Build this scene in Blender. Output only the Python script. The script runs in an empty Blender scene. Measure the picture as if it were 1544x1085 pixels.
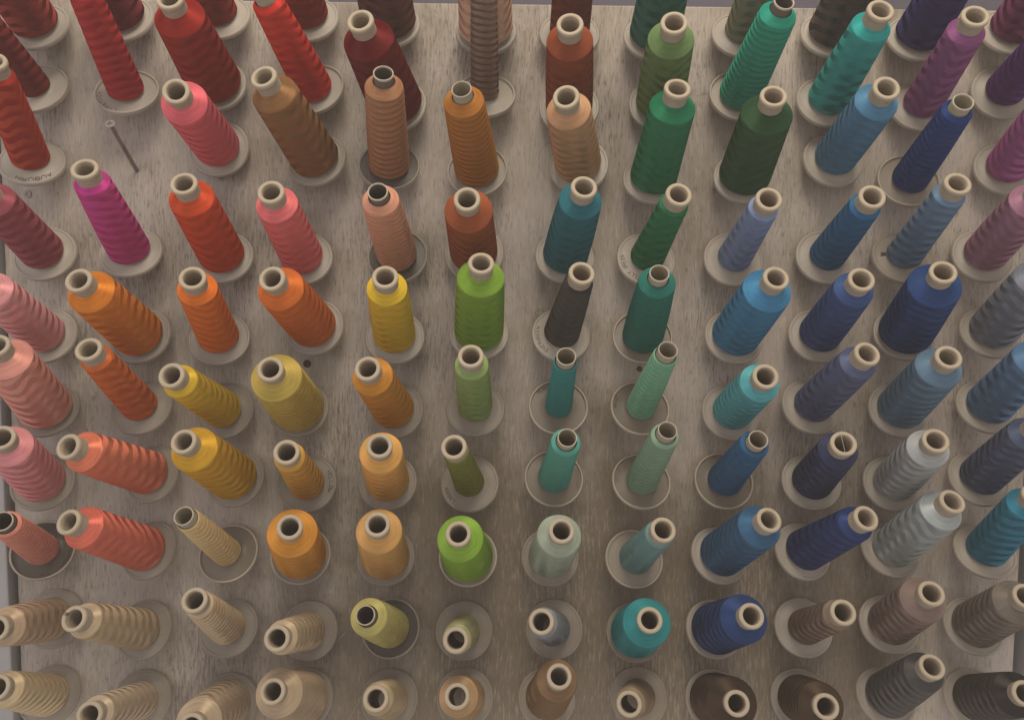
# Thread spools pegged on a whitewashed board, seen close up.
import bpy, math, random
import numpy as np

random.seed(7)
S = bpy.context.scene
COL = S.collection
R = math.radians

WORLD = 0.52
LIGHTS = [('ceiling_lamp', (0.1, -0.85, 1.35), (0.0, 0, 0.1), 0.8, 0.6, 17.0, (1.0, 0.9, 0.745)), ('cool_side_fill', (-1.5, -1.3, 0.5), (-0.2, 0, 0.0), 0.9, 1.1, 4.5, (0.97, 0.9, 1.0))]  # the second is an unseen cool fill, added to tint the left side
BOARD_A = (0.6, 0.525, 0.44)
BOARD_B = (0.55, 0.485, 0.455)
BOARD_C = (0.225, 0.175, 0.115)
BOARD_D = (0.19, 0.155, 0.14)
GLOSS = 0.68
BANDBUMP = 0.04
UNDER = 0.18
ROUGH = 0.41
ANISO = 0.6
ROTA = 0.075
LAP = 0.78
FADE_VEIL = 0.08
# ---------------------------------------------------------------- camera, world, lights, exposure
cd = bpy.data.cameras.new('camera')
cam = bpy.data.objects.new('camera', cd); COL.objects.link(cam)
cd.sensor_fit = 'HORIZONTAL'; cd.sensor_width = 36.0; cd.lens = 36.0 * 1150 / 1544
cd.clip_start = 0.02; cd.clip_end = 50
from mathutils import Matrix, Vector
PITCH, YAW, ROLL = 0.07234, -0.01213, -0.00814
cam.matrix_world = (Matrix.Translation((-0.01712, -0.7945, 0.06888)) @ Matrix.Rotation(YAW, 4, 'Z') @ Matrix.Rotation(-PITCH, 4, 'X')
                    @ Matrix.Rotation(ROLL, 4, 'Y') @ Matrix.Rotation(R(90), 4, 'X'))
S.camera = cam

w = bpy.data.worlds.new('World'); S.world = w; w.use_nodes = True
bg = w.node_tree.nodes['Background']; bg.inputs['Color'].default_value = (1.0, 0.93, 0.88, 1); bg.inputs['Strength'].default_value = WORLD

def area(name, loc, target, size, size_y, power, color):
    l = bpy.data.lights.new(name, 'AREA'); l.shape = 'RECTANGLE'; l.size = size; l.size_y = size_y
    l.energy = power; l.color = color
    o = bpy.data.objects.new(name, l); COL.objects.link(o); o.location = loc
    o.rotation_euler = (Vector(target) - Vector(loc)).to_track_quat('-Z', 'Y').to_euler()
    return o
for L_ in LIGHTS: area(*L_)
S.view_settings.view_transform = 'Standard'; S.view_settings.look = 'None'
S.view_settings.exposure = 0.0; S.view_settings.gamma = 1.0; S.view_settings.use_curve_mapping = False
S.cycles.max_bounces = 8; S.cycles.transparent_max_bounces = 16
try:
    S.cycles.use_denoising = True; S.cycles.denoiser = 'OPENIMAGEDENOISE'; S.cycles.denoising_input_passes = 'RGB_ALBEDO_NORMAL'; S.cycles.denoising_prefilter = 'ACCURATE'
    S.cycles.sample_clamp_indirect = 2.0; S.cycles.use_adaptive_sampling = False; S.cycles.caustics_reflective = False; S.cycles.caustics_refractive = False
except Exception: pass

COLORS = {
(1, 1): ('red-orange', (0.353, 0.043, 0.041)),
(1, 2): ('dark maroon', (0.171, 0.02, 0.031)),
(1, 3): ('dark red with orange sheen', (0.284, 0.033, 0.028)),
(1, 4): ('deep crimson', (0.308, 0.033, 0.031)),
(1, 5): ('blackish brown', (0.096, 0.039, 0.035)),
(1, 6): ('pinkish beige', (0.821, 0.542, 0.385)),
(1, 7): ('dark chocolate brown', (0.194, 0.043, 0.035)),
(1, 8): ('deep bottle green', (0.029, 0.143, 0.109)),
(1, 9): ('greyish olive', (0.237, 0.245, 0.163)),
(1, 10): ('near-black green', (0.03, 0.024, 0.021)),
(1, 11): ('dark indigo', (0.029, 0.027, 0.119)),
(1, 12): ('dark plum', (0.171, 0.035, 0.108)),
(2, 1): ('dark red mottled', (0.203, 0.018, 0.021)),
(2, 2): ('lipstick red', (0.494, 0.029, 0.037)),
(2, 3): ('deep red with orange shoulder', (0.359, 0.026, 0.02)),
(2, 4): ('bright red-orange', (0.697, 0.047, 0.035)),
(2, 5): ('burgundy brown', (0.13, 0.01, 0.012)),
(2, 6): ('grey-brown', (0.343, 0.238, 0.184)),
(2, 7): ('rust brown', (0.297, 0.072, 0.031)),
(2, 8): ('sage green', (0.16, 0.265, 0.101)),
(2, 9): ('jade green', (0.03, 0.386, 0.27)),
(2, 10): ('sea green', (0.038, 0.435, 0.41)),
(2, 11): ('dusty purple', (0.32, 0.106, 0.279)),
(2, 12): ('dark violet', (0.101, 0.03, 0.174)),
(3, 1): ('burnt orange-red', (0.47, 0.037, 0.02)),
(3, 3): ('rose pink', (0.861, 0.179, 0.216)),
(3, 4): ('golden brown', (0.316, 0.162, 0.067)),
(3, 5): ('apricot tan', (0.475, 0.241, 0.124)),
(3, 6): ('antique gold', (0.501, 0.206, 0.043)),
(3, 7): ('light tan', (0.614, 0.359, 0.197)),
(3, 8): ('emerald green', (0.02, 0.226, 0.107)),
(3, 9): ('dark forest green', (0.021, 0.063, 0.028)),
(3, 10): ('cornflower blue', (0.099, 0.275, 0.449)),
(3, 11): ('navy blue', (0.02, 0.062, 0.225)),
(3, 12): ('raspberry mauve', (0.463, 0.13, 0.361)),
(4, 1): ('dusty rose', (0.393, 0.096, 0.129)),
(4, 2): ('magenta', (0.638, 0.062, 0.318)),
(4, 3): ('vivid red-orange', (0.696, 0.091, 0.031)),
(4, 4): ('salmon pink', (0.88, 0.213, 0.227)),
(4, 5): ('pale peach', (0.745, 0.373, 0.248)),
(4, 6): ('copper brown', (0.369, 0.102, 0.039)),
(4, 7): ('dark teal', (0.026, 0.168, 0.213)),
(4, 8): ('grass green', (0.027, 0.213, 0.095)),
(4, 9): ('lavender blue', (0.269, 0.357, 0.587)),
(4, 10): ('royal blue', (0.032, 0.167, 0.346)),
(4, 11): ('greyish periwinkle', (0.174, 0.291, 0.442)),
(4, 12): ('pale mauve', (0.446, 0.218, 0.319)),
(5, 1): ('light coral pink', (0.88, 0.41, 0.425)),
(5, 2): ('bright orange', (0.777, 0.263, 0.033)),
(5, 3): ('vivid orange', (0.88, 0.229, 0.032)),
(5, 4): ('mandarin orange', (0.745, 0.193, 0.037)),
(5, 5): ('bright yellow', (0.823, 0.566, 0.043)),
(5, 6): ('lime green', (0.254, 0.443, 0.055)),
(5, 7): ('black', (0.017, 0.016, 0.015)),
(5, 8): ('viridian green', (0.026, 0.202, 0.165)),
(5, 9): ('sky blue', (0.066, 0.28, 0.5)),
(5, 10): ('steel blue', (0.054, 0.112, 0.295)),
(5, 11): ('cobalt blue', (0.022, 0.069, 0.212)),
(5, 12): ('dove grey', (0.257, 0.282, 0.349)),
(6, 1): ('salmon', (0.88, 0.414, 0.34)),
(6, 2): ('amber orange', (0.718, 0.173, 0.043)),
(6, 3): ('lemon yellow', (0.764, 0.527, 0.049)),
(6, 4): ('pale straw yellow', (0.614, 0.463, 0.11)),
(6, 5): ('mustard gold', (0.656, 0.293, 0.047)),
(6, 6): ('pale green', (0.321, 0.452, 0.16)),
(6, 7): ('turquoise teal', (0.056, 0.325, 0.318)),
(6, 8): ('mint green', (0.266, 0.591, 0.384)),
(6, 9): ('aqua blue', (0.118, 0.466, 0.518)),
(6, 10): ('slate blue', (0.122, 0.152, 0.277)),
(6, 11): ('greyish denim blue', (0.151, 0.261, 0.377)),
(6, 12): ('muted slate', (0.124, 0.247, 0.428)),
(7, 1): ('strawberry pink', (0.88, 0.367, 0.396)),
(7, 2): ('light coral orange', (0.833, 0.251, 0.15)),
(7, 3): ('sunflower yellow', (0.734, 0.43, 0.039)),
(7, 4): ('butter yellow', (0.718, 0.407, 0.084)),
(7, 5): ('honey tan', (0.849, 0.471, 0.132)),
(7, 6): ('olive green', (0.214, 0.232, 0.046)),
(7, 7): ('sea-foam green', (0.123, 0.44, 0.361)),
(7, 8): ('grey-green', (0.306, 0.468, 0.333)),
(7, 9): ('ultramarine blue', (0.039, 0.145, 0.295)),
(7, 10): ('midnight navy', (0.035, 0.046, 0.1)),
(7, 11): ('silver grey', (0.485, 0.504, 0.516)),
(7, 12): ('dark slate', (0.083, 0.111, 0.187)),
(8, 1): ('pale salmon', (0.88, 0.366, 0.278)),
(8, 2): ('deep coral', (0.802, 0.206, 0.141)),
(8, 3): ('pale cream yellow', (0.88, 0.666, 0.341)),
(8, 4): ('golden orange', (0.772, 0.357, 0.061)),
(8, 5): ('soft tan yellow', (0.765, 0.445, 0.156)),
(8, 6): ('bright apple green', (0.303, 0.528, 0.067)),
(8, 7): ('pale mint grey', (0.436, 0.5, 0.4)),
(8, 8): ('pale aqua', (0.21, 0.381, 0.377)),
(8, 9): ('denim blue', (0.051, 0.155, 0.29)),
(8, 10): ('purplish navy', (0.027, 0.056, 0.189)),
(8, 11): ('pale silver', (0.482, 0.536, 0.545)),
(8, 12): ('deep turquoise', (0.039, 0.252, 0.379)),
(9, 1): ('brownish beige', (0.609, 0.456, 0.312)),
(9, 2): ('sandy beige', (0.631, 0.497, 0.326)),
(9, 3): ('cream', (0.7, 0.553, 0.37)),
(9, 4): ('ivory', (0.657, 0.52, 0.348)),
(9, 5): ('pale lime yellow', (0.576, 0.517, 0.189)),
(9, 6): ('pistachio', (0.447, 0.432, 0.219)),
(9, 7): ('icy blue-grey', (0.309, 0.327, 0.354)),
(9, 8): ('bright turquoise', (0.04, 0.308, 0.323)),
(9, 9): ('strong blue', (0.027, 0.066, 0.193)),
(9, 10): ('striped brown-grey', (0.293, 0.215, 0.164)),
(9, 11): ('taupe', (0.286, 0.213, 0.183)),
(9, 12): ('mouse grey', (0.235, 0.2, 0.171)),
(10, 1): ('pale butter cream', (0.793, 0.639, 0.406)),
(10, 2): ('off-white', (0.665, 0.537, 0.384)),
(10, 3): ('oatmeal', (0.584, 0.459, 0.321)),
(10, 4): ('warm beige', (0.588, 0.459, 0.314)),
(10, 5): ('vanilla', (0.571, 0.446, 0.282)),
(10, 6): ('light caramel', (0.556, 0.365, 0.194)),
(10, 7): ('camel tan', (0.295, 0.183, 0.099)),
(10, 8): ('pale bronze', (0.371, 0.272, 0.176)),
(10, 9): ('dark olive brown', (0.051, 0.034, 0.024)),
(10, 10): ('dark bronze brown', (0.067, 0.045, 0.029)),
(10, 11): ('charcoal', (0.071, 0.07, 0.071)),
(10, 12): ('jet black', (0.016, 0.015, 0.015)),
}
LABELS = {
(1, 1): "wide red-orange thread cone at the board's left edge, beside the dark maroon cone",
(1, 2): 'wide dark maroon thread cone between the red-orange and the dark red with orange sheen cones',
(1, 3): 'dark red with orange sheen thread cone between dark maroon and deep crimson cones',
(1, 4): 'deep crimson thread cone between dark red with orange sheen and blackish brown cones',
(1, 5): 'wide blackish brown thread cone between the deep crimson and the pinkish beige cones',
(1, 6): 'wide pinkish beige thread cone between the blackish brown and the dark chocolate brown cones',
(1, 7): 'mid-sized dark chocolate brown thread cone between the pinkish beige and the deep bottle green cones',
(1, 8): 'wide deep bottle green thread cone between the dark chocolate brown and the greyish olive cones',
(1, 9): 'mid-sized greyish olive thread cone between the deep bottle green and the near-black green cones',
(1, 10): 'wide near-black green thread cone between the greyish olive and the dark indigo cones',
(1, 11): 'wide dark indigo thread cone between the near-black green and the dark plum cones',
(1, 12): "wide dark plum thread cone at the board's right edge, beside the dark indigo cone",
(2, 1): "slim dark red mottled thread cone at the board's left edge, beside the lipstick red cone",
(2, 2): 'lipstick red thread cone between dark red mottled and deep red with orange shoulder cones',
(2, 3): 'deep red with orange shoulder thread cone between lipstick red and bright red-orange cones',
(2, 4): 'bright red-orange thread cone between deep red with orange shoulder and burgundy brown cones',
(2, 5): 'wide burgundy brown thread cone between the bright red-orange and the grey-brown cones',
(2, 6): 'slim grey-brown thread cone between the burgundy brown and the rust brown cones',
(2, 7): 'wide rust brown thread cone between the grey-brown and the sage green cones',
(2, 8): 'wide sage green thread cone between the rust brown and the jade green cones',
(2, 9): 'mid-sized jade green thread cone between the sage green and the sea green cones',
(2, 10): 'mid-sized sea green thread cone between the jade green and the dusty purple cones',
(2, 11): 'mid-sized dusty purple thread cone between the sea green and the dark violet cones',
(2, 12): "mid-sized dark violet thread cone at the board's right edge, beside the dusty purple cone",
(3, 1): "slim burnt orange-red thread cone at the board's left edge, beside the rose pink cone",
(3, 3): 'wide rose pink thread cone between the burnt orange-red and the golden brown cones',
(3, 4): 'wide golden brown thread cone between the rose pink and the apricot tan cones',
(3, 5): 'mid-sized apricot tan thread cone between the golden brown and the antique gold cones',
(3, 6): 'mid-sized antique gold thread cone between the apricot tan and the light tan cones',
(3, 7): 'wide light tan thread cone between the antique gold and the emerald green cones',
(3, 8): 'wide emerald green thread cone between the light tan and the dark forest green cones',
(3, 9): 'wide dark forest green thread cone between the emerald green and the cornflower blue cones',
(3, 10): 'mid-sized cornflower blue thread cone between the dark forest green and the navy blue cones',
(3, 11): 'slim navy blue thread cone between the cornflower blue and the raspberry mauve cones',
(3, 12): "mid-sized raspberry mauve thread cone at the board's right edge, beside the navy blue cone",
(4, 1): "mid-sized dusty rose thread cone at the board's left edge, beside the magenta cone",
(4, 2): 'mid-sized magenta thread cone between the dusty rose and the vivid red-orange cones',
(4, 3): 'wide vivid red-orange thread cone between the magenta and the salmon pink cones',
(4, 4): 'wide salmon pink thread cone between the vivid red-orange and the pale peach cones',
(4, 5): 'mid-sized pale peach thread cone between the salmon pink and the copper brown cones',
(4, 6): 'wide copper brown thread cone between the pale peach and the dark teal cones',
(4, 7): 'wide dark teal thread cone between the copper brown and the grass green cones',
(4, 8): 'slim grass green thread cone between the dark teal and the lavender blue cones',
(4, 9): 'slim lavender blue thread cone between the grass green and the royal blue cones',
(4, 10): 'slim royal blue thread cone between the lavender blue and the greyish periwinkle cones',
(4, 11): 'slim greyish periwinkle thread cone between the royal blue and the pale mauve cones',
(4, 12): "mid-sized pale mauve thread cone at the board's right edge, beside the greyish periwinkle cone",
(5, 1): "mid-sized light coral pink thread cone at the board's left edge, beside the bright orange cone",
(5, 2): 'wide bright orange thread cone between the light coral pink and the vivid orange cones',
(5, 3): 'mid-sized vivid orange thread cone between the bright orange and the mandarin orange cones',
(5, 4): 'wide mandarin orange thread cone between the vivid orange and the bright yellow cones',
(5, 5): 'mid-sized bright yellow thread cone between the mandarin orange and the lime green cones',
(5, 6): 'wide lime green thread cone between the bright yellow and the black cones',
(5, 7): 'slim black thread cone between the lime green and the viridian green cones',
(5, 8): 'mid-sized viridian green thread cone between the black and the sky blue cones',
(5, 9): 'wide sky blue thread cone between the viridian green and the steel blue cones',
(5, 10): 'mid-sized steel blue thread cone between the sky blue and the cobalt blue cones',
(5, 11): 'wide cobalt blue thread cone between the steel blue and the dove grey cones',
(5, 12): "wide dove grey thread cone at the board's right edge, beside the cobalt blue cone",
(6, 1): "wide salmon thread cone at the board's left edge, beside the amber orange cone",
(6, 2): 'slim amber orange thread cone between the salmon and the lemon yellow cones',
(6, 3): 'slim lemon yellow thread cone between the amber orange and the pale straw yellow cones',
(6, 4): 'wide pale straw yellow thread cone between the lemon yellow and the mustard gold cones',
(6, 5): 'mid-sized mustard gold thread cone between the pale straw yellow and the pale green cones',
(6, 6): 'slim pale green thread cone between the mustard gold and the turquoise teal cones',
(6, 7): 'slim turquoise teal thread cone between the pale green and the mint green cones',
(6, 8): 'slim mint green thread cone between the turquoise teal and the aqua blue cones',
(6, 9): 'mid-sized aqua blue thread cone between the mint green and the slate blue cones',
(6, 10): 'mid-sized slate blue thread cone between the aqua blue and the greyish denim blue cones',
(6, 11): 'wide greyish denim blue thread cone between the slate blue and the muted slate cones',
(6, 12): "mid-sized muted slate thread cone at the board's right edge, beside the greyish denim blue cone",
(7, 1): "wide strawberry pink thread cone at the board's left edge, beside the light coral orange cone",
(7, 2): 'wide light coral orange thread cone between the strawberry pink and the sunflower yellow cones',
(7, 3): 'wide sunflower yellow thread cone between the light coral orange and the butter yellow cones',
(7, 4): 'slim butter yellow thread cone between the sunflower yellow and the honey tan cones',
(7, 5): 'mid-sized honey tan thread cone between the butter yellow and the olive green cones',
(7, 6): 'slim olive green thread cone between the honey tan and the sea-foam green cones',
(7, 7): 'slim sea-foam green thread cone between the olive green and the grey-green cones',
(7, 8): 'slim grey-green thread cone between the sea-foam green and the ultramarine blue cones',
(7, 9): 'slim ultramarine blue thread cone between the grey-green and the midnight navy cones',
(7, 10): 'mid-sized midnight navy thread cone between the ultramarine blue and the silver grey cones',
(7, 11): 'mid-sized silver grey thread cone between the midnight navy and the dark slate cones',
(7, 12): "mid-sized dark slate thread cone at the board's right edge, beside the silver grey cone",
(8, 1): "slim pale salmon thread cone at the board's left edge, beside the deep coral cone",
(8, 2): 'wide deep coral thread cone between the pale salmon and the pale cream yellow cones',
(8, 3): 'slim pale cream yellow thread cone between the deep coral and the golden orange cones',
(8, 4): 'wide golden orange thread cone between the pale cream yellow and the soft tan yellow cones',
(8, 5): 'wide soft tan yellow thread cone between the golden orange and the bright apple green cones',
(8, 6): 'bright apple green thread cone between soft tan yellow and pale mint grey cones',
(8, 7): 'mid-sized pale mint grey thread cone between the bright apple green and the pale aqua cones',
(8, 8): 'slim pale aqua thread cone between the pale mint grey and the denim blue cones',
(8, 9): 'wide denim blue thread cone between the pale aqua and the purplish navy cones',
(8, 10): 'mid-sized purplish navy thread cone between the denim blue and the pale silver cones',
(8, 11): 'mid-sized pale silver thread cone between the purplish navy and the deep turquoise cones',
(8, 12): "mid-sized deep turquoise thread cone at the board's right edge, beside the pale silver cone",
(9, 1): "mid-sized brownish beige thread cone at the board's left edge, beside the sandy beige cone",
(9, 2): 'mid-sized sandy beige thread cone between the brownish beige and the cream cones',
(9, 3): 'slim cream thread cone between the sandy beige and the ivory cones',
(9, 4): 'slim ivory thread cone between the cream and the pale lime yellow cones',
(9, 5): 'mid-sized pale lime yellow thread cone between the ivory and the pistachio cones',
(9, 6): 'slim pistachio thread cone between the pale lime yellow and the icy blue-grey cones',
(9, 7): 'slim icy blue-grey thread cone between the pistachio and the bright turquoise cones',
(9, 8): 'wide bright turquoise thread cone between the icy blue-grey and the strong blue cones',
(9, 9): 'wide strong blue thread cone between the bright turquoise and the striped brown-grey cones',
(9, 10): 'slim striped brown-grey thread cone between the strong blue and the taupe cones',
(9, 11): 'wide taupe thread cone between the striped brown-grey and the mouse grey cones',
(9, 12): "wide mouse grey thread cone at the board's right edge, beside the taupe cone",
(10, 1): "mid-sized pale butter cream thread cone at the board's left edge, beside the off-white cone",
(10, 2): 'mid-sized off-white thread cone between the pale butter cream and the oatmeal cones',
(10, 3): 'wide oatmeal thread cone between the off-white and the warm beige cones',
(10, 4): 'wide warm beige thread cone between the oatmeal and the vanilla cones',
(10, 5): 'mid-sized vanilla thread cone between the warm beige and the light caramel cones',
(10, 6): 'mid-sized light caramel thread cone between the vanilla and the camel tan cones',
(10, 7): 'mid-sized camel tan thread cone between the light caramel and the pale bronze cones',
(10, 8): 'slim pale bronze thread cone between the camel tan and the dark olive brown cones',
(10, 9): 'wide dark olive brown thread cone between the pale bronze and the dark bronze brown cones',
(10, 10): 'wide dark bronze brown thread cone between the dark olive brown and the charcoal cones',
(10, 11): 'mid-sized charcoal thread cone between the dark bronze brown and the jet black cones',
(10, 12): "wide jet black thread cone at the board's right edge, beside the charcoal cone",
}
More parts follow.
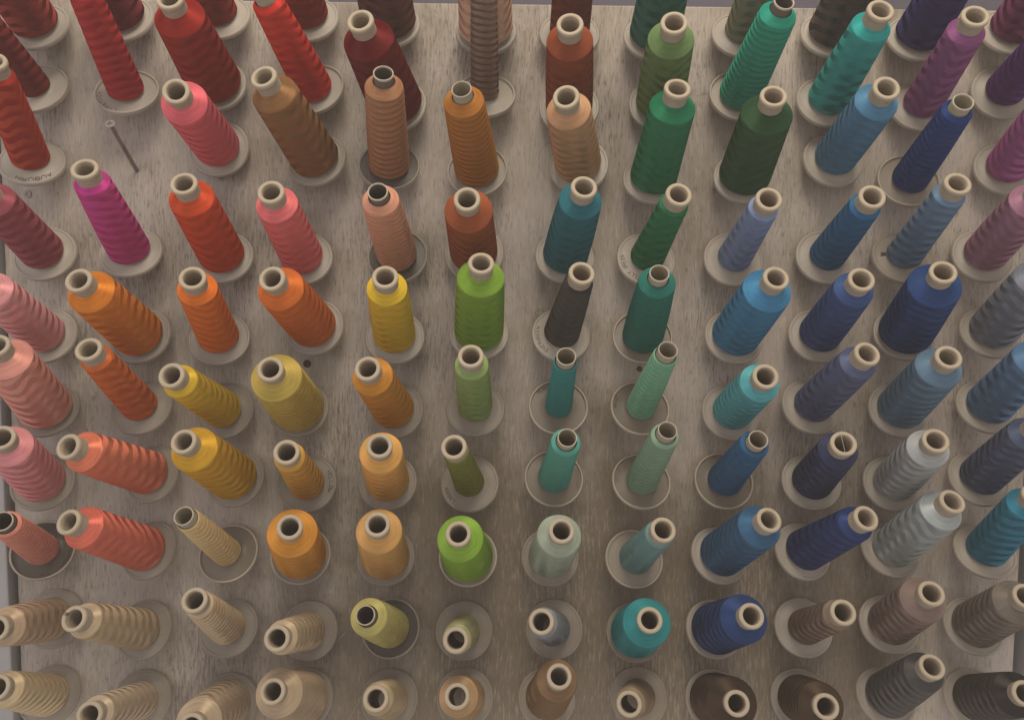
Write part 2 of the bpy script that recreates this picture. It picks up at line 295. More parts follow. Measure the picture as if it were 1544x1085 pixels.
# row, column, kind, foot, axis, length, radius at shoulder, radius at foot (metres)
TABLE = [
(1,1,'W',(-0.476,-0.0154,0.3359),(-0.015,-0.876,0.482),0.122,0.0195,0.0226),
(1,2,'W',(-0.3932,-0.0154,0.3439),(-0.015,-0.876,0.482),0.122,0.0201,0.024),
(1,3,'W',(-0.2981,-0.0154,0.347),(-0.015,-0.876,0.482),0.122,0.0161,0.0194),
(1,4,'W',(-0.2112,-0.0154,0.3462),(-0.015,-0.876,0.482),0.122,0.0173,0.0208),
(1,5,'W',(-0.1313,-0.0154,0.3414),(-0.015,-0.876,0.482),0.122,0.0225,0.0267),
(1,6,'W',(-0.036,-0.0154,0.3362),(-0.015,-0.876,0.482),0.122,0.0226,0.0267),
(1,7,'W',(0.0465,-0.0154,0.3346),(-0.015,-0.876,0.482),0.122,0.0168,0.0196),
(1,8,'W',(0.1305,-0.0154,0.3324),(-0.015,-0.876,0.482),0.122,0.0215,0.0248),
(1,9,'W',(0.2179,-0.0154,0.336),(-0.015,-0.876,0.482),0.122,0.0145,0.0183),
(1,10,'W',(0.3069,-0.0154,0.3371),(-0.015,-0.876,0.482),0.122,0.0204,0.0242),
(1,11,'W',(0.393,-0.0154,0.3349),(-0.015,-0.876,0.482),0.122,0.0204,0.0236),
(1,12,'W',(0.4856,-0.0154,0.3418),(-0.015,-0.876,0.482),0.122,0.0193,0.0223),
(2,1,'T',(-0.4795,-0.0154,0.2764),(-0.015,-0.876,0.482),0.122,0.0121,0.015),
(2,2,'T',(-0.3902,-0.0177,0.2736),(0.08,-0.829,0.553),0.1238,0.0133,0.0172),
(2,3,'W',(-0.3044,-0.0122,0.2825),(0.008,-0.926,0.378),0.1175,0.0221,0.0268),
(2,4,'T',(-0.2055,-0.0148,0.279),(-0.153,-0.886,0.437),0.123,0.0139,0.019),
(2,5,'W',(-0.124,-0.0127,0.2643),(-0.139,-0.919,0.368),0.1215,0.0227,0.0269),
(2,6,'T',(-0.0369,-0.0179,0.2743),(0.008,-0.825,0.565),0.127,0.011,0.0137),
(2,7,'W',(0.0477,-0.0119,0.265),(-0.078,-0.931,0.357),0.1211,0.0207,0.0234),
(2,8,'W',(0.138,-0.0115,0.2694),(-0.087,-0.936,0.342),0.1206,0.0205,0.0235),
(2,9,'T',(0.2175,-0.0138,0.2775),(0.036,-0.902,0.429),0.1216,0.0164,0.0211),
(2,10,'W',(0.3056,-0.0134,0.2727),(-0.002,-0.909,0.418),0.1216,0.0173,0.0205),
(2,11,'W',(0.4009,-0.0139,0.2691),(-0.105,-0.9,0.424),0.1208,0.0162,0.0189),
(2,12,'W',(0.4855,-0.0101,0.2855),(-0.138,-0.952,0.274),0.1135,0.0163,0.0189),
(3,1,'W',(-0.4849,-0.0195,0.2038),(0.212,-0.786,0.58),0.1219,0.0135,0.0173),
(3,3,'W',(-0.3047,-0.0074,0.2229),(0.053,-0.976,0.212),0.1206,0.0204,0.0225),
(3,4,'W',(-0.2036,-0.0147,0.2094),(-0.168,-0.887,0.43),0.1223,0.0207,0.0244),
(3,5,'T',(-0.1323,-0.0163,0.2046),(0.087,-0.858,0.507),0.1223,0.017,0.0201),
(3,6,'T',(-0.0439,-0.014,0.2013),(-0.086,-0.9,0.428),0.1216,0.0179,0.0221),
(3,7,'W',(0.0585,-0.0122,0.208),(-0.189,-0.926,0.327),0.1212,0.0197,0.0229),
(3,8,'W',(0.1319,-0.0166,0.1928),(0.005,-0.852,0.523),0.1226,0.0206,0.0235),
(3,9,'W',(0.2244,-0.0144,0.1967),(-0.073,-0.893,0.444),0.1217,0.0227,0.0256),
(3,10,'W',(0.3154,-0.0113,0.216),(-0.02,-0.937,0.35),0.1209,0.0192,0.0206),
(3,11,'T',(0.3921,-0.014,0.1958),(-0.091,-0.899,0.428),0.121,0.0133,0.0176),
(3,12,'W',(0.4904,-0.0142,0.2087),(-0.182,-0.897,0.403),0.1163,0.0179,0.0206),
(4,1,'W',(-0.4783,-0.014,0.1146),(0.082,-0.899,0.429),0.1184,0.0177,0.0205),
(4,2,'W',(-0.3907,-0.0176,0.1164),(0.08,-0.832,0.549),0.1223,0.0153,0.0201),
(4,3,'W',(-0.2993,-0.0154,0.1127),(0.039,-0.876,0.481),0.1219,0.0198,0.0225),
(4,4,'W',(-0.2196,-0.0138,0.1122),(0.005,-0.903,0.43),0.1218,0.0186,0.0213),
(4,5,'T',(-0.1243,-0.0132,0.1157),(-0.018,-0.912,0.41),0.1218,0.0163,0.0197),
(4,6,'W',(-0.047,-0.0109,0.1193),(-0.018,-0.943,0.333),0.1215,0.0216,0.0241),
(4,7,'W',(0.0447,-0.0147,0.1158),(0.065,-0.887,0.457),0.1219,0.0196,0.023),
(4,8,'W',(0.1274,-0.0137,0.1146),(0.065,-0.905,0.421),0.1218,0.0131,0.0174),
(4,9,'W',(0.2165,-0.0126,0.1154),(-0.021,-0.921,0.389),0.1214,0.0134,0.0171),
(4,10,'W',(0.311,-0.0127,0.1183),(-0.052,-0.919,0.391),0.1211,0.014,0.0181),
(4,11,'W',(0.3879,-0.0158,0.1181),(-0.058,-0.868,0.494),0.1217,0.014,0.0174),
(4,12,'W',(0.4715,-0.0148,0.1209),(-0.126,-0.885,0.448),0.1187,0.0186,0.0208),
(5,1,'W',(-0.4795,-0.0146,0.0322),(0.044,-0.89,0.453),0.1198,0.0184,0.0213),
(5,2,'W',(-0.3839,-0.0143,0.0329),(-0.027,-0.895,0.445),0.122,0.0211,0.0247),
(5,3,'W',(-0.3046,-0.016,0.0309),(0.127,-0.864,0.487),0.1217,0.0173,0.02),
(5,4,'W',(-0.2085,-0.0128,0.043),(-0.086,-0.918,0.387),0.1217,0.0211,0.0238),
(5,5,'W',(-0.1269,-0.0155,0.0336),(0.051,-0.875,0.481),0.1221,0.0182,0.0211),
(5,6,'W',(-0.0417,-0.0175,0.0377),(0.04,-0.833,0.551),0.1227,0.0215,0.0247),
(5,7,'W',(0.0416,-0.0159,0.0369),(0.084,-0.865,0.495),0.1222,0.0132,0.0181),
(5,8,'T',(0.1252,-0.0162,0.0356),(-0.041,-0.861,0.508),0.1223,0.0168,0.0208),
(5,9,'W',(0.2187,-0.0152,0.0362),(0.037,-0.878,0.476),0.1223,0.0222,0.0242),
(5,10,'W',(0.3057,-0.0147,0.0382),(-0.058,-0.888,0.456),0.1219,0.0177,0.0209),
(5,11,'W',(0.3937,-0.0166,0.041),(-0.175,-0.852,0.494),0.1215,0.0232,0.0263),
(5,12,'W',(0.4824,-0.0173,0.0431),(-0.118,-0.838,0.533),0.1208,0.02,0.0229),
(6,1,'W',(-0.4782,-0.019,-0.0432),(0.106,-0.797,0.595),0.1225,0.0219,0.0251),
(6,2,'W',(-0.3837,-0.0174,-0.0401),(0.01,-0.836,0.549),0.1224,0.0138,0.0178),
(6,3,'W',(-0.3012,-0.0127,-0.0429),(-0.057,-0.919,0.391),0.122,0.0156,0.0196),
(6,4,'W',(-0.2255,-0.0135,-0.0402),(0.03,-0.907,0.42),0.1217,0.0228,0.0263),
(6,5,'W',(-0.1273,-0.0143,-0.0416),(-0.075,-0.895,0.439),0.1219,0.0186,0.0213),
(6,6,'W',(-0.0447,-0.0164,-0.0394),(-0.006,-0.857,0.515),0.1222,0.0154,0.0175),
(6,7,'T',(0.0402,-0.0158,-0.0368),(-0.009,-0.868,0.496),0.1222,0.0106,0.0138),
(6,8,'T',(0.1237,-0.0175,-0.0374),(0.049,-0.834,0.55),0.1228,0.0109,0.0149),
(6,9,'W',(0.2189,-0.0128,-0.0409),(-0.023,-0.917,0.398),0.1218,0.0181,0.0204),
(6,10,'W',(0.2994,-0.0165,-0.035),(0.066,-0.854,0.516),0.1226,0.0167,0.0197),
(6,11,'W',(0.3911,-0.0167,-0.0378),(-0.084,-0.85,0.52),0.122,0.0204,0.0231),
(6,12,'W',(0.4819,-0.018,-0.0336),(-0.092,-0.822,0.562),0.122,0.0195,0.0224),
(7,1,'W',(-0.4869,-0.018,-0.1174),(0.197,-0.821,0.536),0.1213,0.02,0.0229),
(7,2,'W',(-0.376,-0.0144,-0.1086),(-0.2,-0.893,0.403),0.1233,0.0187,0.022),
(7,3,'W',(-0.2906,-0.0155,-0.1128),(-0.076,-0.874,0.48),0.1223,0.0214,0.0244),
(7,4,'W',(-0.2179,-0.0147,-0.1181),(0.075,-0.888,0.453),0.1215,0.0139,0.0183),
(7,5,'W',(-0.1349,-0.0155,-0.1154),(0.071,-0.875,0.479),0.1221,0.0197,0.0221),
(7,6,'W',(-0.0499,-0.0157,-0.117),(-0.085,-0.87,0.486),0.1223,0.0118,0.0156),
(7,7,'T',(0.0363,-0.0162,-0.1108),(0.039,-0.861,0.507),0.122,0.0134,0.0167),
(7,8,'T',(0.1264,-0.0184,-0.1133),(0.041,-0.813,0.581),0.1225,0.0128,0.016),
(7,9,'T',(0.2123,-0.0164,-0.1126),(0.001,-0.856,0.517),0.122,0.0131,0.0177),
(7,10,'W',(0.3038,-0.0162,-0.1129),(-0.118,-0.861,0.495),0.1217,0.0177,0.0208),
(7,11,'W',(0.3887,-0.0172,-0.1142),(-0.124,-0.839,0.53),0.1217,0.0187,0.0212),
(7,12,'W',(0.4763,-0.0189,-0.1085),(-0.066,-0.801,0.595),0.1231,0.0178,0.0208),
(8,1,'T',(-0.4899,-0.0172,-0.1885),(0.212,-0.839,0.501),0.1213,0.0122,0.0159),
(8,2,'W',(-0.3804,-0.0168,-0.1882),(-0.195,-0.848,0.493),0.1233,0.0195,0.0224),
(8,3,'T',(-0.2987,-0.0178,-0.191),(-0.032,-0.826,0.563),0.1223,0.0104,0.0139),
(8,4,'W',(-0.2251,-0.0166,-0.1925),(0.146,-0.853,0.502),0.1218,0.0226,0.0256),
(8,5,'W',(-0.137,-0.0171,-0.1941),(0.066,-0.842,0.535),0.1219,0.0211,0.0246),
(8,6,'W',(-0.0517,-0.0152,-0.1943),(-0.035,-0.879,0.476),0.1218,0.0214,0.0264),
(8,7,'W',(0.0335,-0.0158,-0.1938),(0.029,-0.868,0.496),0.1221,0.0202,0.0223),
(8,8,'W',(0.1208,-0.0165,-0.1953),(0.067,-0.854,0.516),0.1222,0.0129,0.0171),
(8,9,'W',(0.2092,-0.0179,-0.1909),(0.133,-0.823,0.552),0.1228,0.0206,0.0233),
(8,10,'W',(0.2962,-0.0174,-0.1864),(0.139,-0.835,0.533),0.1231,0.0166,0.0213),
(8,11,'W',(0.3869,-0.0199,-0.1838),(0.058,-0.774,0.63),0.1232,0.0195,0.0212),
(8,12,'W',(0.4857,-0.0214,-0.1843),(-0.109,-0.73,0.675),0.1243,0.0174,0.0202),
(9,1,'W',(-0.4852,-0.0111,-0.2629),(0.117,-0.94,0.32),0.1204,0.0177,0.0213),
(9,2,'W',(-0.3888,-0.0153,-0.273),(-0.104,-0.877,0.468),0.1226,0.0159,0.0206),
(9,3,'W',(-0.3,-0.0182,-0.27),(0.041,-0.818,0.574),0.1223,0.0129,0.0181),
(9,4,'W',(-0.2184,-0.0114,-0.2749),(-0.004,-0.937,0.35),0.1222,0.015,0.0187),
(9,5,'T',(-0.132,-0.0155,-0.2706),(-0.064,-0.874,0.482),0.1219,0.0172,0.02),
(9,6,'W',(-0.0557,-0.011,-0.2745),(-0.017,-0.941,0.337),0.122,0.0132,0.0166),
(9,7,'W',(0.0393,-0.015,-0.271),(-0.163,-0.882,0.442),0.1221,0.0133,0.0173),
(9,8,'W',(0.1239,-0.0154,-0.2742),(-0.046,-0.875,0.482),0.1219,0.0223,0.0259),
(9,9,'W',(0.2072,-0.0154,-0.2703),(0.031,-0.875,0.483),0.1223,0.0223,0.026),
(9,10,'W',(0.3012,-0.0158,-0.2684),(-0.049,-0.867,0.496),0.1217,0.0137,0.018),
(9,11,'W',(0.3903,-0.0188,-0.2633),(-0.101,-0.803,0.588),0.1221,0.0209,0.0228),
(9,12,'W',(0.4797,-0.0188,-0.2651),(-0.111,-0.803,0.585),0.1212,0.0206,0.0235),
(10,1,'W',(-0.4883,-0.0166,-0.3435),(0.105,-0.852,0.513),0.1203,0.0161,0.0207),
(10,2,'W',(-0.3943,-0.0123,-0.35),(0.041,-0.925,0.377),0.1218,0.0148,0.0191),
(10,3,'W',(-0.3043,-0.0107,-0.3536),(0.059,-0.945,0.321),0.1224,0.021,0.0244),
(10,4,'W',(-0.2228,-0.0163,-0.3461),(-0.017,-0.859,0.511),0.122,0.022,0.0259),
(10,5,'W',(-0.1337,-0.0151,-0.3473),(0.026,-0.881,0.472),0.122,0.0143,0.0194),
(10,6,'W',(-0.0546,-0.0152,-0.3456),(-0.017,-0.879,0.477),0.1222,0.0183,0.0215),
(10,7,'W',(0.0315,-0.0189,-0.3442),(0.045,-0.8,0.598),0.1224,0.0191,0.0225),
(10,8,'W',(0.1296,-0.0151,-0.3445),(-0.237,-0.881,0.411),0.1224,0.014,0.0181),
(10,9,'W',(0.2096,-0.0143,-0.347),(-0.081,-0.894,0.441),0.1218,0.0231,0.0262),
(10,10,'W',(0.3011,-0.0141,-0.3462),(-0.158,-0.898,0.411),0.1216,0.0206,0.0238),
(10,11,'W',(0.3894,-0.0203,-0.3413),(-0.047,-0.763,0.644),0.1225,0.0183,0.0229),
(10,12,'W',(0.486,-0.0163,-0.3446),(-0.145,-0.858,0.494),0.1201,0.0204,0.0234),
]
STYLE = {(8, 5): {'altf': 0.35, 'period': 0.008, 'relief': 0.0002}, (10, 6): {'altf': 0.4, 'period': 0.005, 'relief': 0.0002}, (10, 8): {'altf': 0.45, 'period': 0.005, 'relief': 0.0002}, (5, 6): {'altf': 0.3}, (9, 9): {'altf': 0.45}, (8, 9): {'altf': 0.4}, (6, 9): {'altf': 0.35}, (3, 1): {'alt': (190, 100, 50), 'altf': 0.55}, (2, 6): {'alt': (52, 40, 36), 'altf': 0.85, 'lap': 0.9, 'relief': 0.0003, 'flange': 'cream', 'rim': 'soft'}, (2, 2): {'alt': (185, 75, 62), 'altf': 0.35, 'relief': 0.0001, 'period': 0.0095, 'flange': 'cream', 'rim': 'soft'}, (1, 3): {'alt': (175, 85, 50), 'altf': 0.5}, (6, 2): {'alt': (200, 125, 52), 'altf': 0.5}, (2, 1): {'alt': (70, 36, 36), 'altf': 0.5, 'relief': 0.0001, 'period': 0.009, 'flange': 'cream', 'rim': 'soft'}, (2, 4): {'alt': (190, 90, 50), 'altf': 0.3, 'relief': 4e-05, 'period': 0.01, 'flange': 'cream', 'rim': 'soft'}, (9, 10): {'alt': (52, 36, 34), 'altf': 0.6, 'relief': 0.0001}, (9, 2): {'alt': (92, 66, 48), 'altf': 0.35, 'notch': 1}, (9, 1): {'alt': (96, 70, 52), 'altf': 0.35}, (3, 5): {'tube': 'dark', 'flange': 'smoke', 'rim': 'smoke'}, (4, 5): {'tube': 'dark', 'flange': 'smoke', 'rim': 'smoke'}, (8, 1): {'tube': 'dark', 'flange': 'smoke'}, (9, 5): {'tube': 'dark', 'flange': 'smoke', 'rim': 'smoke'}, (2, 9): {'tube': 'dark', 'flange': 'cream', 'rim': 'soft'}, (3, 6): {'flange': 'frost', 'rim': 'soft'}, (3, 11): {'flange': 'frost'}, (8, 4): {'rimmed': 1, 'altf': 0.4, 'period': 0.008, 'flange': 'frost', 'relief': 0.0003}, (8, 6): {'rimmed': 1, 'altf': 0.4, 'flange': 'frost', 'relief': 0.00012, 'period': 0.005}, (8, 8): {'rimmed': 1, 'flange': 'frost', 'relief': 0.00032, 'period': 0.0045}, (4, 11): {'chipped': 1}, (6, 4): {'relief': 0.0004, 'period': 0.0075}, (8, 7): {'alt': (112, 112, 116), 'altf': 0.45, 'relief': 0.0004, 'period': 0.00755}, (10, 4): {'relief': 0.00032, 'period': 0.006}, (9, 4): {'relief': 0.00032}, (9, 6): {'altf': 0.4, 'relief': 0.00034, 'period': 0.005}, (9, 7): {'altf': 0.45, 'relief': 0.00034, 'period': 0.0052}, (9, 3): {'relief': 0.00032, 'period': 0.007}, (6, 6): {'relief': 0.00026}, (10, 5): {'relief': 0.00032, 'period': 0.006}, (10, 7): {'altf': 0.5, 'relief': 0.0003, 'period': 0.0065}, (10, 9): {'altf': 0.5, 'relief': 0.00026, 'period': 0.006}, (3, 7): {'relief': 0.00026}, (7, 7): {'period': 0.0035, 'relief': 0.00016}, (6, 7): {'period': 0.0035, 'relief': 0.0001}, (5, 8): {'period': 0.004, 'relief': 0.0001}, (9, 8): {'period': 0.004, 'relief': 6e-05}}
STRANDS = [
([(-0.4707, -0.03, -0.2591), (-0.4756, -0.022, -0.2781), (-0.4815, -0.012, -0.3005), (-0.4835, -0.004, -0.3159), (-0.4849, -0.0006, -0.3212)], 0.00016, (0.72, 0.62, 0.5), 'pale thread end hanging from the brownish beige cone down the board'),
([(-0.3121, -0.004, -0.3074), (-0.3091, -0.003, -0.3174), (-0.3058, -0.003, -0.3262), (-0.3013, -0.01, -0.3314)], 0.00015, (0.72, 0.62, 0.5), 'short pale thread end below the cream cone near the oatmeal cone'),
([(-0.1816, -0.004, -0.2787), (-0.1873, -0.004, -0.2853), (-0.1918, -0.006, -0.2902), (-0.1954, -0.012, -0.2911)], 0.00015, (0.72, 0.62, 0.5), 'short pale thread end touching the flange of the ivory cone'),
([(-0.1635, -0.0012, -0.3437), (-0.1678, -0.0012, -0.3547), (-0.1743, -0.0012, -0.3673), (-0.183, -0.0012, -0.3822)], 0.00013, (0.72, 0.62, 0.5), 'faint pale thread lying on the board between warm beige and vanilla cones'),
([(0.0285, -0.004, 0.057), (0.0271, -0.004, 0.0604), (0.0223, -0.003, 0.0631), (0.0175, -0.003, 0.063), (0.0161, -0.003, 0.0603), (0.0189, -0.003, 0.0569), (0.0217, -0.003, 0.0569)], 0.00016, (0.09, 0.07, 0.055), 'dark curled hair-like thread end above the flange of the black cone'),
([(0.3648, -0.012, -0.1979), (0.3675, -0.008, -0.2079), (0.3719, -0.002, -0.2209)], 0.00015, (0.72, 0.62, 0.5), 'short pale thread end hanging below the pale silver cone'),
([(0.018, -0.001, 0.2176), (0.0206, -0.001, 0.2269), (0.0273, -0.001, 0.2337), (0.0354, -0.002, 0.2362)], 0.00013, (0.12, 0.09, 0.07), 'thin dark thread lying on the board left of the light tan cone'),
([(0.1785, -0.001, 0.2825), (0.1838, -0.001, 0.2845), (0.1906, -0.001, 0.2859), (0.1986, -0.001, 0.29)], 0.00013, (0.12, 0.09, 0.07), 'thin dark thread lying on the board between emerald green and forest green cones'),
([(0.2882, -0.1142, -0.043), (0.288, -0.1163, -0.0433), (0.2882, -0.1195, -0.0489), (0.2885, -0.1229, -0.055), (0.2887, -0.1253, -0.0596)], 0.00014, (0.72, 0.62, 0.5), 'pale thread end lying across the mouth of the midnight navy cone'),
]

# ---------------------------------------------------------------- helpers
def lin(c):
    c = c / 255.0
    return c / 12.92 if c <= 0.04045 else ((c + 0.055) / 1.055) ** 2.4
def lrgb(t, g=1.0): return tuple(min(0.92, max(0.004, lin(v) * g)) for v in t)

def mesh_obj(name, verts, faces, mat, parent=None, smooth=True, sharp=None):
    me = bpy.data.meshes.new(name)
    me.from_pydata([tuple(v) for v in verts], [], faces)
    me.materials.append(mat)
    if smooth: me.polygons.foreach_set('use_smooth', [True] * len(me.polygons))
    if sharp: me.set_sharp_from_angle(angle=sharp)
    me.update()
    o = bpy.data.objects.new(name, me); COL.objects.link(o)
    if parent: o.parent = parent
    return o
def link_mesh(name, me, parent):
    o = bpy.data.objects.new(name, me); COL.objects.link(o); o.parent = parent; return o

def lathe_data(profile, n=48, closed=True, jit=None):
    """profile: list of (r, z) going round a closed section."""
    m = len(profile); V = []; F = []
    for r, z in profile:
        for k in range(n):
            a = 2 * math.pi * k / n
            V.append((r * math.cos(a), r * math.sin(a), z))
    rng = m if closed else m - 1
    for i in range(rng):
        j = (i + 1) % m
        for k in range(n):
            l = (k + 1) % n
            F.append((i * n + k, i * n + l, j * n + l, j * n + k))
    return V, F
def lathe_mesh(name, profile, mat, n=48, closed=True, ang=35):
    V, F = lathe_data(profile, n, closed)
    me = bpy.data.meshes.new(name); me.from_pydata(V, [], F); me.materials.append(mat)
    me.polygons.foreach_set('use_smooth', [True] * len(me.polygons))
    me.set_sharp_from_angle(angle=R(ang)); me.update()
    return me

def box(x0, x1, y0, y1, z0, z1):
    V = [(x, y, z) for x in (x0, x1) for y in (y0, y1) for z in (z0, z1)]
    F = [(0, 1, 3, 2), (4, 6, 7, 5), (0, 4, 5, 1), (2, 3, 7, 6), (0, 2, 6, 4), (1, 5, 7, 3)]
    return V, F
def bevel_box(name, dims, mat, w=0.001, parent=None):
    V, F = box(*dims); o = mesh_obj(name, V, F, mat, parent, smooth=False)
    b = o.modifiers.new('edge', 'BEVEL'); b.width = w; b.segments = 2; return o

def tube_path(pts, rad, n=6):
    pts = [Vector(p) for p in pts]; V = []; F = []
    for i, p in enumerate(pts):
        t = (pts[min(i + 1, len(pts) - 1)] - pts[max(i - 1, 0)]).normalized()
        a = t.orthogonal().normalized(); b = t.cross(a)
        for k in range(n):
            g = 2 * math.pi * k / n
            V.append(p + rad * (math.cos(g) * a + math.sin(g) * b))
    for i in range(len(pts) - 1):
        for k in range(n):
            l = (k + 1) % n
            F.append((i * n + k, i * n + l, (i + 1) * n + l, (i + 1) * n + k))
    F.append(tuple(range(n))[::-1]); F.append(tuple((len(pts) - 1) * n + k for k in range(n)))
    return V, F
def smooth_path(ctrl, n=28):
    P = [Vector(c) for c in ctrl]; P = [2 * P[0] - P[1]] + P + [2 * P[-1] - P[-2]]; out = []
    for i in range(1, len(P) - 2):
        for k in range(n // (len(P) - 3) + 1):
            t = k / (n // (len(P) - 3) + 1)
            a, b, c, d = P[i - 1], P[i], P[i + 1], P[i + 2]
            out.append(0.5 * ((2 * b) + (c - a) * t + (2 * a - 5 * b + 4 * c - d) * t * t + (3 * b - 3 * c + d - a) * t ** 3))
    out.append(P[-2]); return out

def tag(o, label, cat, group=None):
    o['label'] = label; o['category'] = cat
    if group: o['group'] = group

# ---------------------------------------------------------------- materials
class NT:
    def __init__(s, name):
        s.m = bpy.data.materials.new(name); s.m.use_nodes = True; s.t = s.m.node_tree; s.t.nodes.clear()
    def n(s, typ, **kw):
        nd = s.t.nodes.new(typ)
        for k, v in kw.items():
            if k.startswith('i_'):
                key = k[2:]; key = int(key) if key.isdigit() else key.replace('_', ' ')
                nd.inputs[key].default_value = v
            else: setattr(nd, k, v)
        return nd
    def l(s, a, b): s.t.links.new(a, b)
    def math(s, op, a, b=None, c=None, clamp=False):
        nd = s.t.nodes.new('ShaderNodeMath'); nd.operation = op; nd.use_clamp = clamp
        for i, v in enumerate((a, b, c)):
            if v is None: continue
            if isinstance(v, (int, float)): nd.inputs[i].default_value = v
            else: s.l(v, nd.inputs[i])
        return nd.outputs[0]
    def ramp(s, src, stops):
        nd = s.t.nodes.new('ShaderNodeValToRGB'); e = nd.color_ramp.elements
        while len(e) < len(stops): e.new(0.5)
        for el, (p, c) in zip(e, stops):
            el.position = p; el.color = c if len(c) == 4 else (*c, 1)
        s.l(src, nd.inputs[0]); return nd.outputs[0]
    def mix(s, f, a, b, blend='MIX'):
        nd = s.t.nodes.new('ShaderNodeMix'); nd.data_type = 'RGBA'; nd.blend_type = blend
        for i, v in ((0, f), (6, a), (7, b)):
            if isinstance(v, (int, float)): nd.inputs[i].default_value = v
            elif isinstance(v, tuple): nd.inputs[i].default_value = v if len(v) == 4 else (*v, 1)
            else: s.l(v, nd.inputs[i])
        return nd.outputs[2]
    def noise(s, vec, scale, detail=4, rough=0.55, dist=0.0):
        nd = s.n('ShaderNodeTexNoise', i_Scale=scale, i_Detail=detail, i_Roughness=rough, i_Distortion=dist)
        s.l(vec, nd.inputs['Vector']); return nd.outputs['Fac']
    def mapping(s, vec, scale=(1, 1, 1), loc=(0, 0, 0)):
        nd = s.n('ShaderNodeMapping'); nd.inputs['Scale'].default_value = scale; nd.inputs['Location'].default_value = loc
        s.l(vec, nd.inputs['Vector']); return nd.outputs[0]
    def out(s, sh):
        o = s.n('ShaderNodeOutputMaterial'); s.l(sh, o.inputs['Surface']); return s.m

def thread_material(name, base, sheen, period, slant, seed, gloss, fine, bandbump, zig, alt, altf, lap):
    t = NT(name)
    uv = t.n('ShaderNodeUVMap', uv_map='wind').outputs[0]
    sep = t.n('ShaderNodeSeparateXYZ'); t.l(uv, sep.inputs[0]); u, v = sep.outputs[0], sep.outputs[1]
    body = t.n('ShaderNodeAttribute', attribute_name='body').outputs['Fac']
    obj = t.n('ShaderNodeTexCoord').outputs['Object']
    wob = t.noise(t.mapping(obj, (48, 48, 60), (seed * 3.1, seed, 0)), 1.0, 3)
    ph = t.math('ADD', t.math('DIVIDE', v, period), t.math('MULTIPLY', u, slant))
    ph = t.math('ADD', ph, t.math('MULTIPLY', t.math('SUBTRACT', wob, 0.5), 0.95))
    ph = t.math('ADD', ph, t.math('MULTIPLY', t.math('SINE', t.math('ADD', t.math('MULTIPLY', u, 2 * math.pi * zig), seed * 1.3)), 0.24))
    sn = t.math('SINE', t.math('MULTIPLY', ph, 2 * math.pi))
    band = t.math('MULTIPLY', t.math('MAXIMUM', t.math('MINIMUM', t.math('MULTIPLY', sn, 5.5), 1.0), -1.0), body)
    # strands: fine lines that run with the winding
    cyl = t.n('ShaderNodeCombineXYZ')
    t.l(t.math('MULTIPLY', u, 5.0), cyl.inputs[0]); t.l(t.math('ADD', t.math('MULTIPLY', v, 560.0), t.math('MULTIPLY', t.math('MULTIPLY', u, band), 14.0)), cyl.inputs[1])
    strand = t.noise(cyl.outputs[0], 1.0, 3, 0.6)
    b2 = t.mix(t.math('MULTIPLY', t.math('MULTIPLY', t.math('SUBTRACT', strand, 0.40, clamp=True), 2.6), fine, clamp=True), (*base, 1), tuple(c * 0.58 for c in base))
    b2 = t.mix(t.math('MULTIPLY', t.math('MAXIMUM', t.math('MULTIPLY', band, -1.0), 0.0), altf), b2, alt)  # band sheen painted into the colour; a few threads are two-toned themselves
    rot = t.math('MULTIPLY', band, ROTA)
    tan = t.n('ShaderNodeTangent', direction_type='RADIAL', axis='Z').outputs[0]
    hgt = t.math('ADD', t.math('MULTIPLY', band, bandbump), t.math('MULTIPLY', strand, 0.5))
    bump = t.n('ShaderNodeBump', i_Strength=0.30, i_Distance=0.0007); t.l(hgt, bump.inputs['Height'])
    # the two winding directions lap over each other like shingles, tilting the surface one way then the other
    tl_ = t.n('ShaderNodeVectorMath', operation='SCALE'); t.l(tan, tl_.inputs[0]); t.l(t.math('MULTIPLY', band, lap), tl_.inputs['Scale'])
    ad = t.n('ShaderNodeVectorMath', operation='ADD'); t.l(bump.outputs[0], ad.inputs[0]); t.l(tl_.outputs[0], ad.inputs[1])
    nm = t.n('ShaderNodeVectorMath', operation='NORMALIZE'); t.l(ad.outputs[0], nm.inputs[0]); nrm = nm.outputs[0]
    dif = t.n('ShaderNodeBsdfDiffuse', i_Roughness=0.6); t.l(b2, dif.inputs['Color']); t.l(nrm, dif.inputs['Normal'])
    gl = t.n('ShaderNodeBsdfAnisotropic', i_Roughness=ROUGH, i_Anisotropy=ANISO); gl.inputs['Color'].default_value = (*sheen, 1)
    t.l(rot, gl.inputs['Rotation']); t.l(tan, gl.inputs['Tangent']); t.l(nrm, gl.inputs['Normal'])
    mx = t.n('ShaderNodeMixShader'); t.l(t.math('MULTIPLY', gloss, t.math('ADD', 0.35, t.math('MULTIPLY', body, 0.65))), mx.inputs[0]); t.l(dif.outputs[0], mx.inputs[1]); t.l(gl.outputs[0], mx.inputs[2])
    return t.out(mx.outputs[0])

